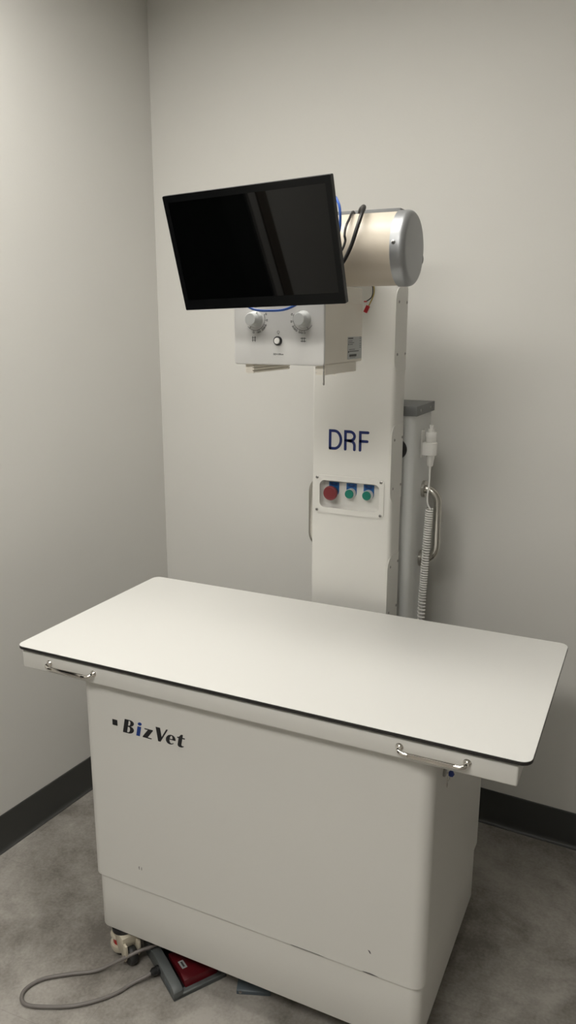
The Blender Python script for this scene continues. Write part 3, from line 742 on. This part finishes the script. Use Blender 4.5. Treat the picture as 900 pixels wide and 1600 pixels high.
# ------------------------------------------------------------------ key in the side lock
KX, KY, KZ = XR+.005, .140, .742
ky = thing('key', 'small key with a blue head in the lock under the tabletop', 'key', (KX, KY, KZ))
bm = NB(); box(bm, (KX-.0002, KY-.001, KZ-.0025), (KX+.006, KY+.001, KZ+.0025), .0003)
obj('blade', bm, M['chrome'], ky, label='metal blade')
bm = NB(); tube(bm, [Vector((KX+.004, KY-.001, KZ-.001)) + .0075*Vector((0.15*math.sin(t), math.sin(t), -1+math.cos(t))) for t in [2*PI*k/16 for k in range(17)]], .0006, 6)
obj('ring', bm, M['chrome'], ky, label='thin metal ring')
bm = NB(); box(bm, (KX+.0005, KY-.0022, KZ-.034), (KX+.0015, KY+.0022, KZ-.0155), .0002)
obj('spare_blade', bm, M['chrome'], ky, label='second bare key hanging from the ring')
bm = NB(); prism(bm, [(KX+.003, KZ-.004), (KX+.006, KZ-.0065), (KX+.012, KZ-.006), (KX+.0155, KZ), (KX+.012, KZ+.0065), (KX+.006, KZ+.007), (KX+.003, KZ+.004)], 'y', KY-.0025, KY+.0025, bev=.0008)
obj('head', bm, M['bluekey'], ky, label='blue plastic key head')

# ------------------------------------------------------------------ foot pedals
C = Vector((.4384, -.0022, 0)); ua = Vector((-.843, .539, 0)).normalized(); ub = Vector((-ua.y, ua.x, 0)) * -1
ub = Vector((.539, .843, 0)).normalized()
PM = Matrix(((ua.x, ub.x, 0, C.x), (ua.y, ub.y, 0, C.y), (0, 0, 1, 0), (0, 0, 0, 1)))
fpd = thing('foot_pedal', 'grey foot switch with a red pedal and grey looped cord, half under the table', 'foot pedal', tuple(C))
bm = NB()
La, Lb = .205, .150
box(bm, (0, 0, 0), (La, Lb, .010), .002, M4=PM)
prism(bm, [(0, 0.004), (La, 0.004), (La, .040), (.10, .040), (.02, .034), (.004, .029), (0, .024)], 'y', 0, .026, M4=PM, bev=.002)
prism(bm, [(0, 0.004), (La, 0.004), (La, .030), (.10, .026), (.01, .016), (0, .012)], 'y', Lb-.014, Lb, M4=PM, bev=.002)
prism(bm, [(0, .004), (.013, .004), (.013, .013), (.003, .014), (0, .012)], 'y', .016, Lb-.010, M4=PM, bev=.0015)
box(bm, (.145, .012, .030), (La, Lb-.004, .041), .003, M4=PM); box(bm, (La-.012, .01, .004), (La, Lb-.005, .040), .002, M4=PM)
hsg = obj('housing', bm, M['pedalgrey'], fpd)
bm = NB(); box(bm, (.020, .0245, .0095), (La-.01, Lb-.012, .0115), 0, M4=PM)
obj('well', bm, M['black'], hsg, label='dark well behind the tread')
bm = NB(); box(bm, (.022, -.0006, .009), (.058, .0004, .025), .0002, M4=PM)
obj('side_plate', bm, M['pedalblue'], hsg, label='blue-grey plate on the side')
bm = NB(); prism(bm, [(.016, .010), (.020, .028), (.046, .034), (.125, .027), (.125, .016), (.026, .008)], 'y', .038, .132, M4=PM, bev=.003, seg=2)
pd = obj('pedal', bm, M['pedalred'], fpd, label='dark red metallic tread')
bm = NB(); prism(bm, [(.052, .0336), (.082, .0310), (.082, .0316), (.052, .0342)], 'y', .048, .062, M4=PM)
obj('name_plate', bm, M['label'], pd, False, label='small silver plate')
bm = NB(); prism(bm, [(.057, .0338), (.077, .0321), (.077, .0324), (.057, .0341)], 'y', .0525, .0575, M4=PM)
obj('plate_print', bm, M['greyink'], pd, False)
bm = NB(); lathe(bm, [(.012, -.002), (.012, .006), (.0105, .008), (.0105, .017), (.008, .020), (.0055, .024), (.004, .024)], axisM(PM @ Vector((.097, 0, .020)), -ub), 20)
obj('cord_gland', bm, M['black'], fpd, label='black cord gland')
g0 = PM @ Vector((.097, -.020, .020)); g1 = PM @ Vector((.097, -.034, .017))
bm = NB(); tube(bm, spline([tuple(g0), tuple(g1), (.3105, -.012, .008), (.2960, -.043, .0062), (.2685, -.081, .0062), (.223, -.123, .0062), (.168, -.1535, .0062), (.1135, -.1735, .0062), (.0835, -.162, .0062), (.0755, -.133, .0062), (.093, -.0945, .0062), (.143, -.054, .0062), (.199, -.017, .0075), (.2330, .0095, .020), (.2690, .031, .040), (.2945, .056, .049), (.320, .085, .052), (.345, .125, .060), (.36, .17, .085), (.362, .18, .1)], 8), .0048, 12)
obj('cord', bm, M['greycord'], fpd, label='grey cord lying in a loop on the floor')

C2p = Vector((.5687, .0880, 0)); va = Vector((.934, .357, 0)).normalized(); vb = Vector((-.357, .934, 0)).normalized()
P2 = Matrix(((va.x, vb.x, 0, C2p.x), (va.y, vb.y, 0, C2p.y), (0, 0, 1, 0), (0, 0, 0, 1)))
f2 = thing('foot_pedal', 'smaller blue-grey foot switch in the shadow under the cabinet', 'foot pedal', tuple(C2p))
bm = NB(); prism(bm, [(0, 0), (.19, 0), (.19, .020), (.030, .018), (.004, .013), (0, .010)], 'x', 0, .088, M4=P2, bev=.002)
h2 = obj('housing', bm, M['pedalblue'], f2)
bm = NB(); prism(bm, [(.026, .017), (.18, .019), (.18, .060), (.15, .062), (.034, .026)], 'x', .008, .080, M4=P2, bev=.003)
for k in range(6):
    box(bm, (.014, .060+k*.018, .0330+k*.0056), (.074, .064+k*.018, .0385+k*.0056), .0008, 1, M4=P2)
obj('tread', bm, M['pedalblue'], f2)
bm = NB(); lathe(bm, [(.004, 0), (.004, .0015), (0, .002)], axisM(P2 @ Vector((.010, 0, .007)), -vb), 12)
obj('screw', bm, M['screw'], f2)
